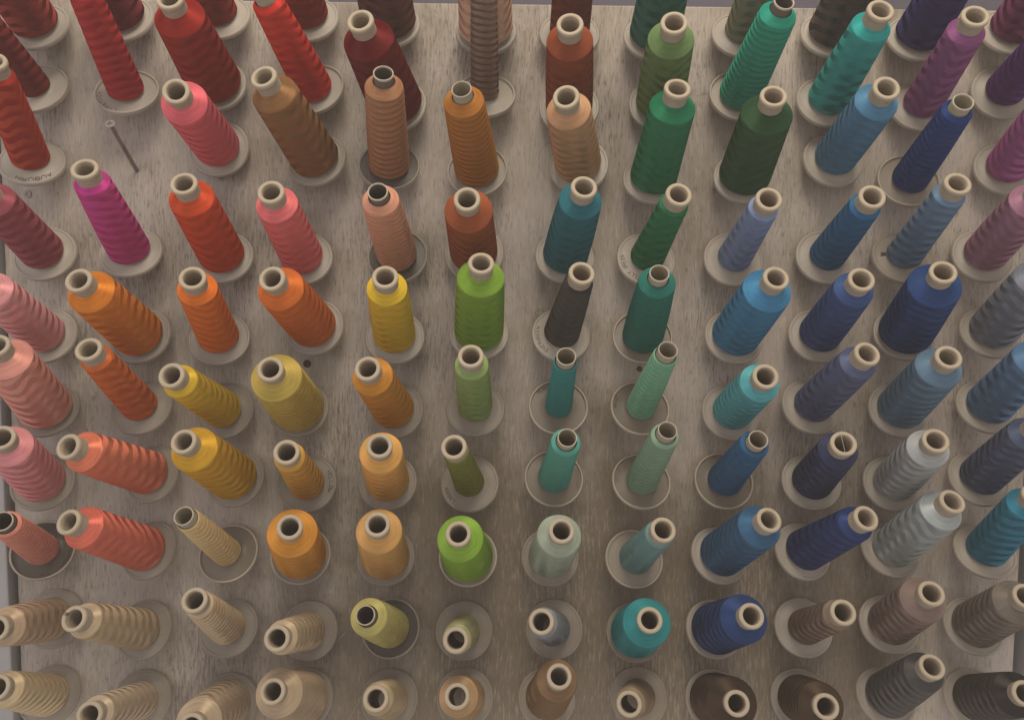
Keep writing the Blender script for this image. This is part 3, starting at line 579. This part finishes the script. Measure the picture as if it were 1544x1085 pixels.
def plastic_material(name, color, clear, rough=0.35, grime=0.25, transl=0.25):
    t = NT(name)
    obj = t.n('ShaderNodeTexCoord').outputs['Object']
    rnd = t.n('ShaderNodeObjectInfo').outputs['Random']
    sh = t.n('ShaderNodeVectorMath', operation='ADD'); t.l(obj, sh.inputs[0]); t.l(rnd, sh.inputs[1])
    g = t.noise(sh.outputs[0], 70, 5, 0.65)
    sc = t.noise(t.mapping(sh.outputs[0], (300, 60, 60)), 1.0, 4, 0.7)
    f = t.ramp(g, [(0.35, (0, 0, 0)), (0.75, (1, 1, 1))])
    dark = tuple(c * k for c, k in zip(color, (0.72, 0.66, 0.58)))
    c = t.mix(t.math('MULTIPLY', f, grime), color, dark)
    tint = t.math('ADD', 0.9, t.math('MULTIPLY', rnd, 0.2))
    c = t.mix(1.0, c, tint, 'MULTIPLY')
    p = t.n('ShaderNodeBsdfPrincipled', i_IOR=1.48)
    t.l(c, p.inputs['Base Color'])
    t.l(t.math('ADD', rough - 0.1, t.math('MULTIPLY', sc, 0.25)), p.inputs['Roughness'])
    tr = t.n('ShaderNodeBsdfTranslucent'); t.l(c, tr.inputs['Color'])
    m1 = t.n('ShaderNodeMixShader', i_0=transl); t.l(p.outputs[0], m1.inputs[1]); t.l(tr.outputs[0], m1.inputs[2])
    if clear <= 0: return t.out(m1.outputs[0])
    tp = t.n('ShaderNodeBsdfTransparent'); tp.inputs['Color'].default_value = (0.93, 0.91, 0.87, 1)
    m2 = t.n('ShaderNodeMixShader', i_0=clear); t.l(m1.outputs[0], m2.inputs[1]); t.l(tp.outputs[0], m2.inputs[2])
    return t.out(m2.outputs[0])

def card_material(name, color, speck=0.5):
    t = NT(name)
    obj = t.n('ShaderNodeTexCoord').outputs['Object']
    rnd = t.n('ShaderNodeObjectInfo').outputs['Random']
    sh = t.n('ShaderNodeVectorMath', operation='ADD'); t.l(obj, sh.inputs[0]); t.l(rnd, sh.inputs[1])
    a = t.ramp(t.noise(sh.outputs[0], 130, 5, 0.7), [(0.35, (0, 0, 0)), (0.8, (1, 1, 1))])
    sp = t.ramp(t.noise(t.mapping(sh.outputs[0], (900, 900, 500)), 1.0, 2, 0.5), [(0.66, (0, 0, 0)), (0.74, (1, 1, 1))])
    c = t.mix(t.math('MULTIPLY', a, 0.5), color, tuple(x * k for x, k in zip(color, (0.74, 0.68, 0.58))))
    c = t.mix(t.math('MULTIPLY', sp, speck), c, tuple(x * 0.3 for x in color))
    p = t.n('ShaderNodeBsdfPrincipled', i_Roughness=0.6); t.l(c, p.inputs['Base Color'])
    p.inputs['Specular IOR Level'].default_value = 0.3
    return t.out(p.outputs[0])

def simple_material(name, color, rough=0.5, metal=0.0, var=0.25, scale=60):
    t = NT(name)
    obj = t.n('ShaderNodeTexCoord').outputs['Object']
    f = t.noise(obj, scale, 5, 0.65)
    c = t.mix(f, tuple(x * (1 + var) for x in color), tuple(x * (1 - var) for x in color))
    p = t.n('ShaderNodeBsdfPrincipled', i_Roughness=rough, i_Metallic=metal); t.l(c, p.inputs['Base Color'])
    return t.out(p.outputs[0])

def board_material():
    t = NT('whitewashed_plywood')
    g = t.n('ShaderNodeNewGeometry').outputs['Position']
    warp = t.n('ShaderNodeVectorMath', operation='ADD')
    nz = t.n('ShaderNodeTexNoise', i_Scale=4.0, i_Detail=3.0); t.l(g, nz.inputs['Vector'])
    wv = t.n('ShaderNodeVectorMath', operation='SCALE'); wv.inputs['Scale'].default_value = 0.03; t.l(nz.outputs['Color'], wv.inputs[0])
    t.l(g, warp.inputs[0]); t.l(wv.outputs[0], warp.inputs[1]); P = warp.outputs[0]
    grain = t.noise(t.mapping(P, (430, 1, 52)), 1.0, 5, 0.68)          # fine vertical grain
    grain2 = t.noise(t.mapping(P, (90, 1, 11)), 1.0, 4, 0.6)           # broader figure
    pore = t.noise(t.mapping(P, (560, 1, 95), (3, 0, 9)), 1.0, 2, 0.5)
    dense = t.noise(t.mapping(P, (10, 1, 5), (5, 0, 2)), 1.0, 3, 0.55)  # where the wash has worn
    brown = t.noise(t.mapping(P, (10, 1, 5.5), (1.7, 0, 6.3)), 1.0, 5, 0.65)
    # photographer's shadow painted into the board colour as a browner area low in the middle
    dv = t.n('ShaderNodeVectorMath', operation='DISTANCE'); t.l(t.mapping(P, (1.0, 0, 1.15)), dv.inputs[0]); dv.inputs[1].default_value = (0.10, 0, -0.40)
    painted_shade = t.ramp(dv.outputs['Value'], [(0.05, (1, 1, 1)), (0.44, (0, 0, 0))])
    brown = t.math('ADD', brown, t.math("MULTIPLY", painted_shade, 0.50))
    cool = t.noise(t.mapping(P, (12, 1, 6), (8, 0, 1)), 1.0, 3, 0.6)
    wash = t.mix(t.ramp(cool, [(0.35, (0, 0, 0)), (0.7, (1, 1, 1))]), BOARD_A, BOARD_B)
    wash = t.mix(t.math('MULTIPLY', t.ramp(grain2, [(0.42, (0, 0, 0)), (0.72, (1, 1, 1))]), 0.35), wash, tuple(c * 0.72 for c in BOARD_A))
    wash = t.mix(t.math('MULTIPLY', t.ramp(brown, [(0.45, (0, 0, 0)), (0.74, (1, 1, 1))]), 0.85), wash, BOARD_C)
    th = t.math('ADD', grain, t.math('MULTIPLY', t.math('SUBTRACT', dense, 0.5), 0.55))
    streak = t.ramp(th, [(0.52, (0, 0, 0)), (0.72, (1, 1, 1))])
    col = t.mix(t.math('MULTIPLY', t.math('MULTIPLY', streak, t.ramp(dense, [(0.38, (0.15, 0.15, 0.15)), (0.62, (1, 1, 1))])), 0.75), wash, BOARD_D)
    lite = t.ramp(th, [(0.28, (1, 1, 1)), (0.47, (0, 0, 0))])
    col = t.mix(t.math('MULTIPLY', lite, 0.4), col, tuple(min(0.9, c * 1.35) for c in BOARD_A))
    col = t.mix(t.math('MULTIPLY', t.math('MULTIPLY', t.ramp(pore, [(0.57, (0, 0, 0)), (0.66, (1, 1, 1))]), t.ramp(dense, [(0.35, (0.25, 0.25, 0.25)), (0.6, (1, 1, 1))])), 0.6), col, tuple(c * 0.8 for c in BOARD_D))
    bump = t.n('ShaderNodeBump', i_Strength=0.35, i_Distance=0.0006); t.l(t.math('SUBTRACT', 1.0, th), bump.inputs['Height'])
    p = t.n('ShaderNodeBsdfPrincipled', i_Roughness=0.6); t.l(col, p.inputs['Base Color']); t.l(bump.outputs[0], p.inputs['Normal'])
    p.inputs['Specular IOR Level'].default_value = 0.3
    return t.out(p.outputs[0])

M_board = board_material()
M_paint = simple_material('painted_rail', (0.43, 0.42, 0.43), 0.45, 0, 0.12, 25)
M_wall = simple_material('wall_paint', (0.13, 0.12, 0.155), 0.8, 0, 0.1, 9)
M_flange = plastic_material('frosted_plastic', (0.66, 0.60, 0.525), 0.14, 0.38)
M_frost = plastic_material('clear_frosted_plastic', (0.58, 0.52, 0.45), 0.40, 0.38)
M_thin = plastic_material('clear_plastic', (0.40, 0.35, 0.29), 0.5, 0.3)
M_smoke = plastic_material('smoky_plastic', (0.16, 0.14, 0.12), 0.35, 0.3)
M_rim = plastic_material('pale_rim_plastic', (0.66, 0.58, 0.47), 0.0, 0.4)
M_collar = card_material('cream_collar', (0.49, 0.415, 0.31), 0.0)
M_tube = card_material('kraft_tube', (0.41, 0.345, 0.27), 0.85)
M_tubethin = card_material('grey_tube', (0.42, 0.375, 0.28), 0.3)
M_tubedark = card_material('dark_tube', (0.16, 0.13, 0.105), 0.2)
M_ink = simple_material('marker_ink', (0.055, 0.042, 0.036), 0.6)
M_ink2 = simple_material('faded_ink', (0.16, 0.125, 0.10), 0.6)
M_steel = simple_material('dull_screw_steel', (0.34, 0.30, 0.28), 0.32, 0.7, 0.3, 400)
M_zinc = simple_material('zinc_screw_head', (0.30, 0.265, 0.25), 0.5, 0.3, 0.25, 500)
M_rust = simple_material('brown_knot', (0.085, 0.05, 0.038), 0.8, 0, 0.4, 300)

# ---------------------------------------------------------------- the setting: wall, board, rails
def setting(name, dims, mat, w=0.001):
    o = bevel_box(name, dims, mat, w); o['kind'] = 'structure'; return o
setting('wall', (-1.6, 1.6, 0.0185, 0.06, -1.2, 1.6), M_wall)
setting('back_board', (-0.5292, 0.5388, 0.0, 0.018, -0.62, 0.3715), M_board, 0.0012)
setting('side_rail', (-0.60, -0.5335, -0.009, 0.018, -0.62, 0.80), M_paint, 0.0015)
setting('side_rail', (0.5478, 0.62, -0.009, 0.018, -0.62, 0.80), M_paint, 0.0015)

# ---------------------------------------------------------------- spool pieces
TL = 0.122
def wide_tube_profile():       # outer wall down, inner wall up
    z0, z1 = 0.0012, TL - 0.0052
    return [(0.0106, z1), (0.0107, z1 - 0.004), (0.0118, 0.05), (0.0138, z0), (0.0118, z0), (0.0100, 0.05), (0.0078, z1)]
def collar_profile():
    z = TL; h = 0.0050
    return [(0.0079, z - 0.0007), (0.0085, z), (0.0107, z), (0.0114, z - 0.0006), (0.01165, z - 0.0016), (0.01165, z - 0.0034), (0.0113, z - 0.0044), (0.0105, z - h), (0.0079, z - h)]
def thin_tube_profile():
    z0, z1 = 0.0012, TL - 0.0012
    return [(0.0086, z1), (0.0095, 0.09), (0.0122, z0), (0.0112, z0), (0.0088, 0.09), (0.0079, z1)]
def thin_lip_profile():
    z = TL; h = 0.0020
    return [(0.0078, z - 0.0003), (0.0081, z), (0.0085, z), (0.0088, z - 0.0003), (0.0088, z - h), (0.0078, z - h)]
WF = [(0.0128, 0.0096), (0.0138, 0.0088), (0.0165, 0.0071), (0.0215, 0.0050), (0.0266, 0.0036), (0.0272, 0.0037), (0.0277, 0.0044), (0.0292, 0.0042),
      (0.0300, 0.0032), (0.0302, 0.0014), (0.0299, 0.0004), (0.0288, 0.0002), (0.0270, 0.0014), (0.0215, 0.0034), (0.0165, 0.0055), (0.0128, 0.0076)]
TF = [(0.0118, 0.0062), (0.0128, 0.0048), (0.0160, 0.0030), (0.0200, 0.0023), (0.0284, 0.0020), (0.0286, 0.0006), (0.0200, 0.0008), (0.0128, 0.0012), (0.0118, 0.0012)]
TR = [(0.0284, 0.0002), (0.0284, 0.0038), (0.0289, 0.0044), (0.0298, 0.0044), (0.0303, 0.0038), (0.0303, 0.0004), (0.0298, 0.0)]
me_tubeW = lathe_mesh('tube', wide_tube_profile(), M_tube, 40)
me_collar = lathe_mesh('collar', collar_profile(), M_collar, 48, ang=60)
me_tubeT = {'pale': lathe_mesh('tube', thin_tube_profile(), M_tubethin, 40), 'dark': lathe_mesh('tube', thin_tube_profile(), M_tubedark, 40)}
me_lip = lathe_mesh('lip', thin_lip_profile(), M_rim, 48, ang=60)
me_W = {'cream': lathe_mesh('flange', WF, M_flange, 72), 'frost': lathe_mesh('flange', WF, M_frost, 72)}
me_T = {'clear': lathe_mesh('flange', TF, M_thin, 72), 'smoke': lathe_mesh('flange', TF, M_smoke, 72), 'cream': lathe_mesh('flange', TF, M_flange, 72), 'frost': lathe_mesh('flange', TF, M_frost, 72)}
me_rim = {'pale': lathe_mesh('rim', TR, M_rim, 72), 'soft': lathe_mesh('rim', TR, M_flange, 72), 'smoke': lathe_mesh('rim', TR, M_frost, 72)}

def winding(parent, mat, L, rt, rb, kind, period, slant, seed, relief):
    rn = 0.0106 if kind == 'W' else 0.0098          # tube radius where the thread ends
    ztop = L * (0.892 if kind == 'W' else 0.925)
    sh = min(0.0105, max(0.0012, (rt - rn) * 0.85))
    z0 = 0.0088 if kind == 'W' else 0.0060; zs = ztop - sh
    rng = random.Random(seed)
    nb = 112 if kind == 'W' else 140; n = 56
    prof = [(0.0122, z0 - 0.0004, 0.0), (rb - 0.0016, z0 - 0.0002, 0.0), (rb - 0.0005, z0 + 0.0003, 0.3), (rb, z0 + 0.0012, 1.0)]
    bulge = rng.uniform(-0.0002, 0.0006)
    for i in range(1, nb):
        f = i / nb
        prof.append((rb + (rt - rb) * f + bulge * math.sin(math.pi * f), z0 + 0.0012 + (zs - z0 - 0.0022) * f, 1.0))
    prof += [(rt, zs - 0.0010, 0.6), (rt - 0.0002, zs - 0.0003, 0.3), (rt - 0.0008, zs + 0.0003, 0.0)]
    for i in range(1, 9):
        f = i / 8
        prof.append((rt - 0.0008 + (rn - rt + 0.0008) * f, zs + 0.0003 + (ztop - zs) * f * (1.12 - 0.12 * f), 0.0))
    m = len(prof); pr = np.array(prof)
    th = np.arange(n + 1) * 2 * math.pi / n
    rr = np.repeat(pr[:, 0:1], n, 1); zz = np.repeat(pr[:, 1:2], n, 1); bd = pr[:, 2:3]
    ph = zz / period + slant * (th[:n] / (2 * math.pi))[None, :]
    wob = 0.10 * np.sin(3 * th[:n] + seed)[None, :] * np.sin(zz * 160 + seed) + 0.07 * np.sin(5 * th[:n] - seed)[None, :]
    amp = relief
    rr = rr + bd * amp * np.clip(1.6 * np.sin(2 * math.pi * (ph + wob)), -1, 1)
    rr += bd * 0.00010 * np.sin(2 * th[:n] + seed * 1.7)[None, :]
    X = rr * np.cos(th[:n]); Y = rr * np.sin(th[:n])
    V = np.stack([X, Y, zz], 2).reshape(-1, 3)
    i, k = np.meshgrid(np.arange(m - 1), np.arange(n), indexing='ij'); kk = (k + 1) % n
    F = np.stack([i * n + k, i * n + kk, (i + 1) * n + kk, (i + 1) * n + k], 2).reshape(-1, 4)
    me = bpy.data.meshes.new('thread_winding')
    me.vertices.add(len(V)); me.vertices.foreach_set('co', V.astype(np.float32).ravel())
    me.loops.add(F.size); me.loops.foreach_set('vertex_index', F.astype(np.int32).ravel())
    me.polygons.add(len(F)); me.polygons.foreach_set('loop_start', np.arange(0, F.size, 4, dtype=np.int32)); me.polygons.foreach_set('loop_total', np.full(len(F), 4, np.int32))
    me.update(calc_edges=True)
    me.polygons.foreach_set('use_smooth', np.ones(len(F), bool))
    uvl = me.uv_layers.new(name='wind')
    U = np.stack([k, k + 1, k + 1, k], 2).reshape(-1) / n
    W = V[F.ravel(), 2]
    uvl.data.foreach_set('uv', np.stack([U, W], 1).astype(np.float32).ravel())
    at = me.attributes.new('body', 'FLOAT', 'POINT'); at.data.foreach_set('value', np.repeat(pr[:, 2], n).astype(np.float32))
    me.materials.append(mat)
    o = bpy.data.objects.new('thread_winding', me); COL.objects.link(o); o.parent = parent
    return o

def chipped_flange():
    V, F = lathe_data(WF, 72); n = 72; m = len(WF); keep = []
    for f in F:
        c = sum((Vector(V[i]) for i in f), Vector()) / 4; a = math.degrees(math.atan2(c.y, c.x)) % 360; r = math.hypot(c.x, c.y)
        if abs(a - 171) < 8 and 0.0170 < r < 0.0215: continue          # the slot
        if 285 < a < 318 and r > 0.0225: continue                      # the broken-off rim
        keep.append(f)
    me = bpy.data.meshes.new('flange'); me.from_pydata(V, [], keep); me.materials.append(M_frost)
    me.polygons.foreach_set('use_smooth', [True] * len(keep)); me.set_sharp_from_angle(angle=R(35)); me.update(); return me
def notched_collar():
    V, F = lathe_data(collar_profile(), 48); out = []
    for x, y, z in V:
        a = math.degrees(math.atan2(y, x)) % 360; r = math.hypot(x, y)
        if abs(a - 160) < 11 and r < 0.0086: k = (0.0103 + (0.0 if r < 0.0082 else 0.0004)) / r; x, y = x * k, y * k
        out.append((x, y, z))
    me = bpy.data.meshes.new('collar'); me.from_pydata(out, [], F); me.materials.append(M_collar)
    me.polygons.foreach_set('use_smooth', [True] * len(F)); me.set_sharp_from_angle(angle=R(40)); me.update(); return me

# hand-lettered marker words: strokes on a 0.62 x 1 grid
G = {'A': [[(0, 0), (.3, 1), (.6, 0)], [(.12, .4), (.48, .4)]], 'U': [[(0, 1), (.02, .25), (.15, 0), (.42, 0), (.55, .25), (.57, 1)]],
 'B': [[(0, 0), (0, 1), (.4, .95), (.5, .75), (.38, .55), (0, .52)], [(.38, .52), (.55, .3), (.4, .03), (0, 0)]],
 'R': [[(0, 0), (0, 1), (.42, .95), (.52, .75), (.4, .52), (0, .5)], [(.25, .5), (.58, 0)]], 'N': [[(0, 0), (0, 1), (.52, 0), (.52, 1)]],
 'L': [[(0, 1), (0, 0), (.5, 0)]], 'I': [[(.2, 0), (.2, 1)]], 'P': [[(0, 0), (0, 1), (.42, .95), (.52, .73), (.4, .5), (0, .48)]],
 'S': [[(.52, .85), (.3, 1), (.05, .8), (.12, .58), (.45, .42), (.5, .18), (.25, 0), (0, .15)]], 'T': [[(0, 1), (.58, 1)], [(.29, 1), (.29, 0)]],
 'C': [[(.52, .82), (.3, 1), (.06, .75), (.04, .3), (.25, 0), (.52, .15)]], 'K': [[(0, 0), (0, 1)], [(.5, 1), (0, .45), (.54, 0)]],
 'Y': [[(0, 1), (.28, .5), (.56, 1)], [(.28, .5), (.26, 0)]], 'E': [[(.5, 1), (0, 1), (0, 0), (.5, 0)], [(0, .52), (.4, .52)]],
 'O': [[(.28, 0), (.05, .25), (.05, .75), (.28, 1), (.5, .75), (.52, .25), (.28, 0)]], 'W': [[(0, 1), (.15, 0), (.32, .7), (.48, 0), (.64, 1)]],
 'D': [[(0, 0), (0, 1), (.35, .9), (.52, .5), (.35, .08), (0, 0)]], 'G': [[(.5, .82), (.28, 1), (.04, .7), (.05, .25), (.28, 0), (.52, .2), (.52, .45), (.3, .45)]],
 'M': [[(0, 0), (.05, 1), (.3, .35), (.56, 1), (.62, 0)]], 'F': [[(0, 0), (0, 1), (.5, 1)], [(0, .52), (.4, .52)]], 'V': [[(0, 1), (.28, 0), (.56, 1)]], ' ': []}
def flange_z(prof, r):
    p = sorted((a, b) for a, b in prof[:8]) if len(prof) > 9 else sorted((a, b) for a, b in prof[:5])
    for (a, b), (c, d) in zip(p, p[1:]):
        if a <= r <= c: return b + (d - b) * (r - a) / max(c - a, 1e-6)
    return p[-1][1]
def lettering(parent, word, a0, a1, prof, r0, h, mat, w=0.00030):
    """words run clockwise round the flange, tops outward"""
    rng = random.Random(word); V = []; F = []
    step = (a1 - a0) / max(1, len(word) - 1)
    wid = abs(R(step)) * (r0 + h / 2) * 0.78
    for i, ch in enumerate(word):
        ac = R(a0 + step * i + rng.uniform(-.8, .8)); sc = rng.uniform(.88, 1.08); sl = rng.uniform(-.06, .1); dy = rng.uniform(-.06, .06)
        for st in G[ch]:
            pts = [((x - .29 + sl * y) / .6 * wid, (y + dy) * h * sc) for x, y in st]
            dense = []
            for p, q in zip(pts, pts[1:]):
                for k in range(4): dense.append((p[0] + (q[0] - p[0]) * k / 4, p[1] + (q[1] - p[1]) * k / 4))
            dense.append(pts[-1])
            for j, p in enumerate(dense):
                a, b = dense[max(0, j - 1)], dense[min(len(dense) - 1, j + 1)]
                dx, dyy = b[0] - a[0], b[1] - a[1]; l = math.hypot(dx, dyy) or 1
                for sg in (-1, 1):
                    px, py = p[0] - sg * w * dyy / l, p[1] + sg * w * dx / l
                    r = r0 + py; ang = ac - px / (r0 + h / 2)
                    V.append((r * math.cos(ang), r * math.sin(ang), flange_z(prof, r) + 0.00022))
                if j: n_ = len(V); F.append((n_ - 4, n_ - 3, n_ - 1, n_ - 2))
    return mesh_obj('marker_lettering', V, F, mat, parent)

WORDS = {(3, 1): ('AUBURN', -43, -112, M_ink), (2, 2): ('LIPSTICK', -106, -176, M_ink2), (7, 4): ('YELLOW', 31, -19, M_ink), (7, 6): ('LODEN', -130, -164, M_ink),
         (8, 1): ('CARNATION', -4, -84, M_ink), (6, 8): ('MINT', 174, 148, M_ink), (7, 7): ('SEAFOAM', 22, -22, M_ink2), (7, 8): ('NILE', 173, 149, M_ink2),
         (6, 7): ('TEAL', 140, 119, M_ink), (4, 8): ('KELLY GREEN', -108, -186, M_ink2), (5, 7): ('EVERGREEN', -132, -198, M_ink2)}

STY = dict(STYLE)
def make_spool(row, col, kind, base, axis, L, rt, rb):
    name, basec = COLORS[(row, col)]
    root = bpy.data.objects.new('thread_spool', None); COL.objects.link(root); root.empty_display_size = 0.02
    Z = Vector(axis).normalized(); Y = (Vector((0, 0, 1)) - Z * Z.z).normalized(); X = Y.cross(Z)
    k = L / TL
    mw = Matrix((X, Y, Z)).transposed().to_4x4(); mw.translation = Vector(base); root.matrix_world = mw
    tag(root, LABELS[(row, col)], 'thread spool', 'embroidery thread spools pegged on the board')
    seed = row * 17 + col * 5
    rng = random.Random(seed)
    sty = STY.get((row, col), {})
    # tube
    if kind == 'W':
        tb = link_mesh('tube', me_tubeW, root); cl = link_mesh('collar', notched_collar() if 'notch' in sty else me_collar, tb)
        fl = link_mesh('flange', chipped_flange() if 'chipped' in sty else me_W[sty.get('flange', 'frost' if row >= 6 and col <= 8 else 'cream')], root); prof = WF
    else:
        tb = link_mesh('tube', me_tubeT[sty.get('tube', 'pale')], root); link_mesh('lip', me_lip, tb)
        fl = link_mesh('flange', me_T[sty.get('flange', 'clear')], root); link_mesh('rim', me_rim[sty.get('rim', 'pale')], fl); prof = TF
    tb.rotation_euler.z = 0 if 'notch' in sty else rng.uniform(0, 6.28); tb.scale = (1, 1, k)
    if 'rimmed' in sty: link_mesh('rim', me_rim['pale'], fl)
    if (row, col) in WORDS:
        wd, a0, a1, mk = WORDS[(row, col)]
        lettering(fl, wd, a0, a1, prof, 0.0228 if kind == 'W' else 0.0238, 0.0033, mk)
    lum = max(basec); 
    sheen = tuple(min(0.95, 0.35 * c / lum * max(lum, 0.35) + 0.65 * c + 0.03 * f) for c, f in zip(basec, (1.2, 1.0, 0.8)))
    period = sty.get('period', rng.uniform(0.0108, 0.0145) if kind == 'W' else rng.uniform(0.0060, 0.0072))
    if rb < 0.0155 and kind == 'W': period *= 0.85
    slant = sty.get('slant', rng.choice((-1, 1, 2, -2)) if kind == 'W' else rng.choice((-1, 1)))
    mat = thread_material('thread_' + name.replace(' ', '_').replace('-', '_'), basec, sheen, period, slant, seed, sty.get('gloss', GLOSS if kind == 'W' else GLOSS * 0.75), 0.8, BANDBUMP if kind == 'W' else 0.5,
                          (2 + seed % 3) if kind == 'W' else 2, lrgb(sty['alt']) if 'alt' in sty else tuple(c * 0.6 for c in basec), sty.get('altf', UNDER), sty.get('lap', LAP))
    winding(root, mat, L, rt, rb, kind, period, slant, seed, sty.get('relief', 0.00003 if kind == 'W' else 0.00024))
    return root

for row_ in TABLE: make_spool(*row_)

# ---------------------------------------------------------------- screws
def screw_shank(L, r=0.00195, pitch=0.0021, smooth_from=0.36):
    V = []; F = []; n = 14; zs = []; m = int(L / pitch * 4)
    for i in range(m + 1):
        z = L * i / m
        for k in range(n):
            a = 2 * math.pi * k / n
            t = ((z / pitch - k / n) % 1.0); thr = max(0.0, 1 - abs(t - 0.5) * 4)
            rr = r if z > L * (1 - smooth_from) else r * 0.82 + thr * 0.00075
            V.append((rr * math.cos(a), rr * math.sin(a), z))
    for i in range(m):
        for k in range(n):
            l = (k + 1) % n; F.append((i * n + k, i * n + l, (i + 1) * n + l, (i + 1) * n + k))
    return V, F
def screw_head_data(r=0.0046, z=0.0):
    """countersunk head with a recessed cross"""
    import bmesh
    bm = bmesh.new(); n = 32; rings = []
    for rr, zz in ((0.0019, z - 0.0030), (r, z - 0.0003), (r, z), (r * 0.93, z + 0.00025)):
        rings.append([bm.verts.new((rr * math.cos(2 * math.pi * k / n), rr * math.sin(2 * math.pi * k / n), zz)) for k in range(n)])
    for a, b in zip(rings, rings[1:]):
        for k in range(n): bm.faces.new((a[k], a[(k + 1) % n], b[(k + 1) % n], b[k]))
    # cross outline ring with the same count of points, then its floor
    c = r * 0.58; s = r * 0.13; cross = []
    for k in range(n):
        a = 2 * math.pi * k / n; q = (a + math.pi / 4) % (math.pi / 2) - math.pi / 4
        d = c if abs(math.tan(q)) * c < s else max(s * 1.6, min(c, s / max(abs(math.sin(q)), 1e-4)))
        cross.append((d * math.cos(a), d * math.sin(a)))
    top = [bm.verts.new((x, y, z + 0.00025)) for x, y in cross]; low = [bm.verts.new((x * .8, y * .8, z - 0.0011)) for x, y in cross]
    for a, b in ((rings[-1], top), (top, low)):
        for k in range(n): bm.faces.new((a[k], a[(k + 1) % n], b[(k + 1) % n], b[k]))
    bm.faces.new(low); V = [v.co.copy() for v in bm.verts]; bm.verts.index_update(); F = [tuple(v.index for v in f.verts) for f in bm.faces]; bm.free()
    return V, F
def orient(o, base, axis, spin=0.3):
    Z = Vector(axis).normalized(); Y = (Vector((0, 0, 1)) - Z * Z.z).normalized(); X = Y.cross(Z)
    m = Matrix((X, Y, Z)).transposed().to_4x4() @ Matrix.Rotation(spin, 4, 'Z'); m.translation = Vector(base); o.matrix_world = m
sc = bpy.data.objects.new('peg_screw', None); COL.objects.link(sc); orient(sc, (-0.3921, 0.006, 0.1985), (0.05, -0.868, 0.495))
tag(sc, 'bare steel peg screw standing out of the board with no spool on it', 'screw')
V, F = screw_shank(0.0725); mesh_obj('shank', V, F, M_steel, sc)
V, F = screw_head_data(0.0047, 0.0745); mesh_obj('head', V, F, M_zinc, sc, smooth=True, sharp=R(30))
def flush(name, pos, r, mat, label, cat='screw'):
    V, F = screw_head_data(r, 0.0); o = mesh_obj(name, V, F, mat, None, True, R(30)); orient(o, (pos[0], -0.0006, pos[1]), (0, -1, 0), 0.2); tag(o, label, cat)
flush('flush_screw', (-0.5032, 0.1771), 0.0040, M_zinc, 'small cross-head screw sunk in the board under the burnt orange-red cone')
flush('flush_screw', (-0.3066, 0.1960), 0.0034, M_steel, 'dark screw head in the board just under the rose pink cone')
def dowel(pos, r, label):
    V, F = lathe_data([(0.0001, 0.0006), (r * .45, 0.0008), (r * .55, 0.0013), (r * .9, 0.0011), (r, 0.0002), (r, -0.001)], 20, closed=False)
    o = mesh_obj('brown_plug', V, F, M_rust); orient(o, (pos[0], 0.0, pos[1]), (0, -1, 0)); tag(o, label, 'plug')
dowel((-0.2209, 0.0059), 0.0042, 'small dark brown plug in the bare board right of the mandarin orange cone')
dowel((0.126, 0.0029), 0.0030, 'tiny brown plug in the board below the viridian green cone')
dowel((0.3545, 0.1868), 0.0026, 'tiny brown plug half hidden behind the royal blue cone')

# ---------------------------------------------------------------- loose thread ends
def strand(ctrl, rad, color, label):
    V, F = tube_path(smooth_path(ctrl), rad, 6)
    o = mesh_obj('loose_thread', V, F, simple_material('strand', color, 0.6)); tag(o, label, 'thread end', 'loose thread ends'); return o
for st_ in STRANDS: strand(*st_)

# ---------------------------------------------------------------- a thin veil of air added to lift the blacks and fade the tones
V, F = box(-2.1, 2.1, -2.0, 0.12, -2.3, 1.8)
F = [tuple(f) for f in F]
t = NT('fade_veil_volume')
pv = t.n('ShaderNodeVolumePrincipled'); pv.inputs['Density'].default_value = FADE_VEIL; pv.inputs['Color'].default_value = (0.95, 0.86, 0.80, 1)
oo = t.n('ShaderNodeOutputMaterial'); t.l(pv.outputs[0], oo.inputs['Volume'])
if FADE_VEIL > 0:
    hz = mesh_obj('fade_veil', V, F, t.m, smooth=False); hz['kind'] = 'stuff'
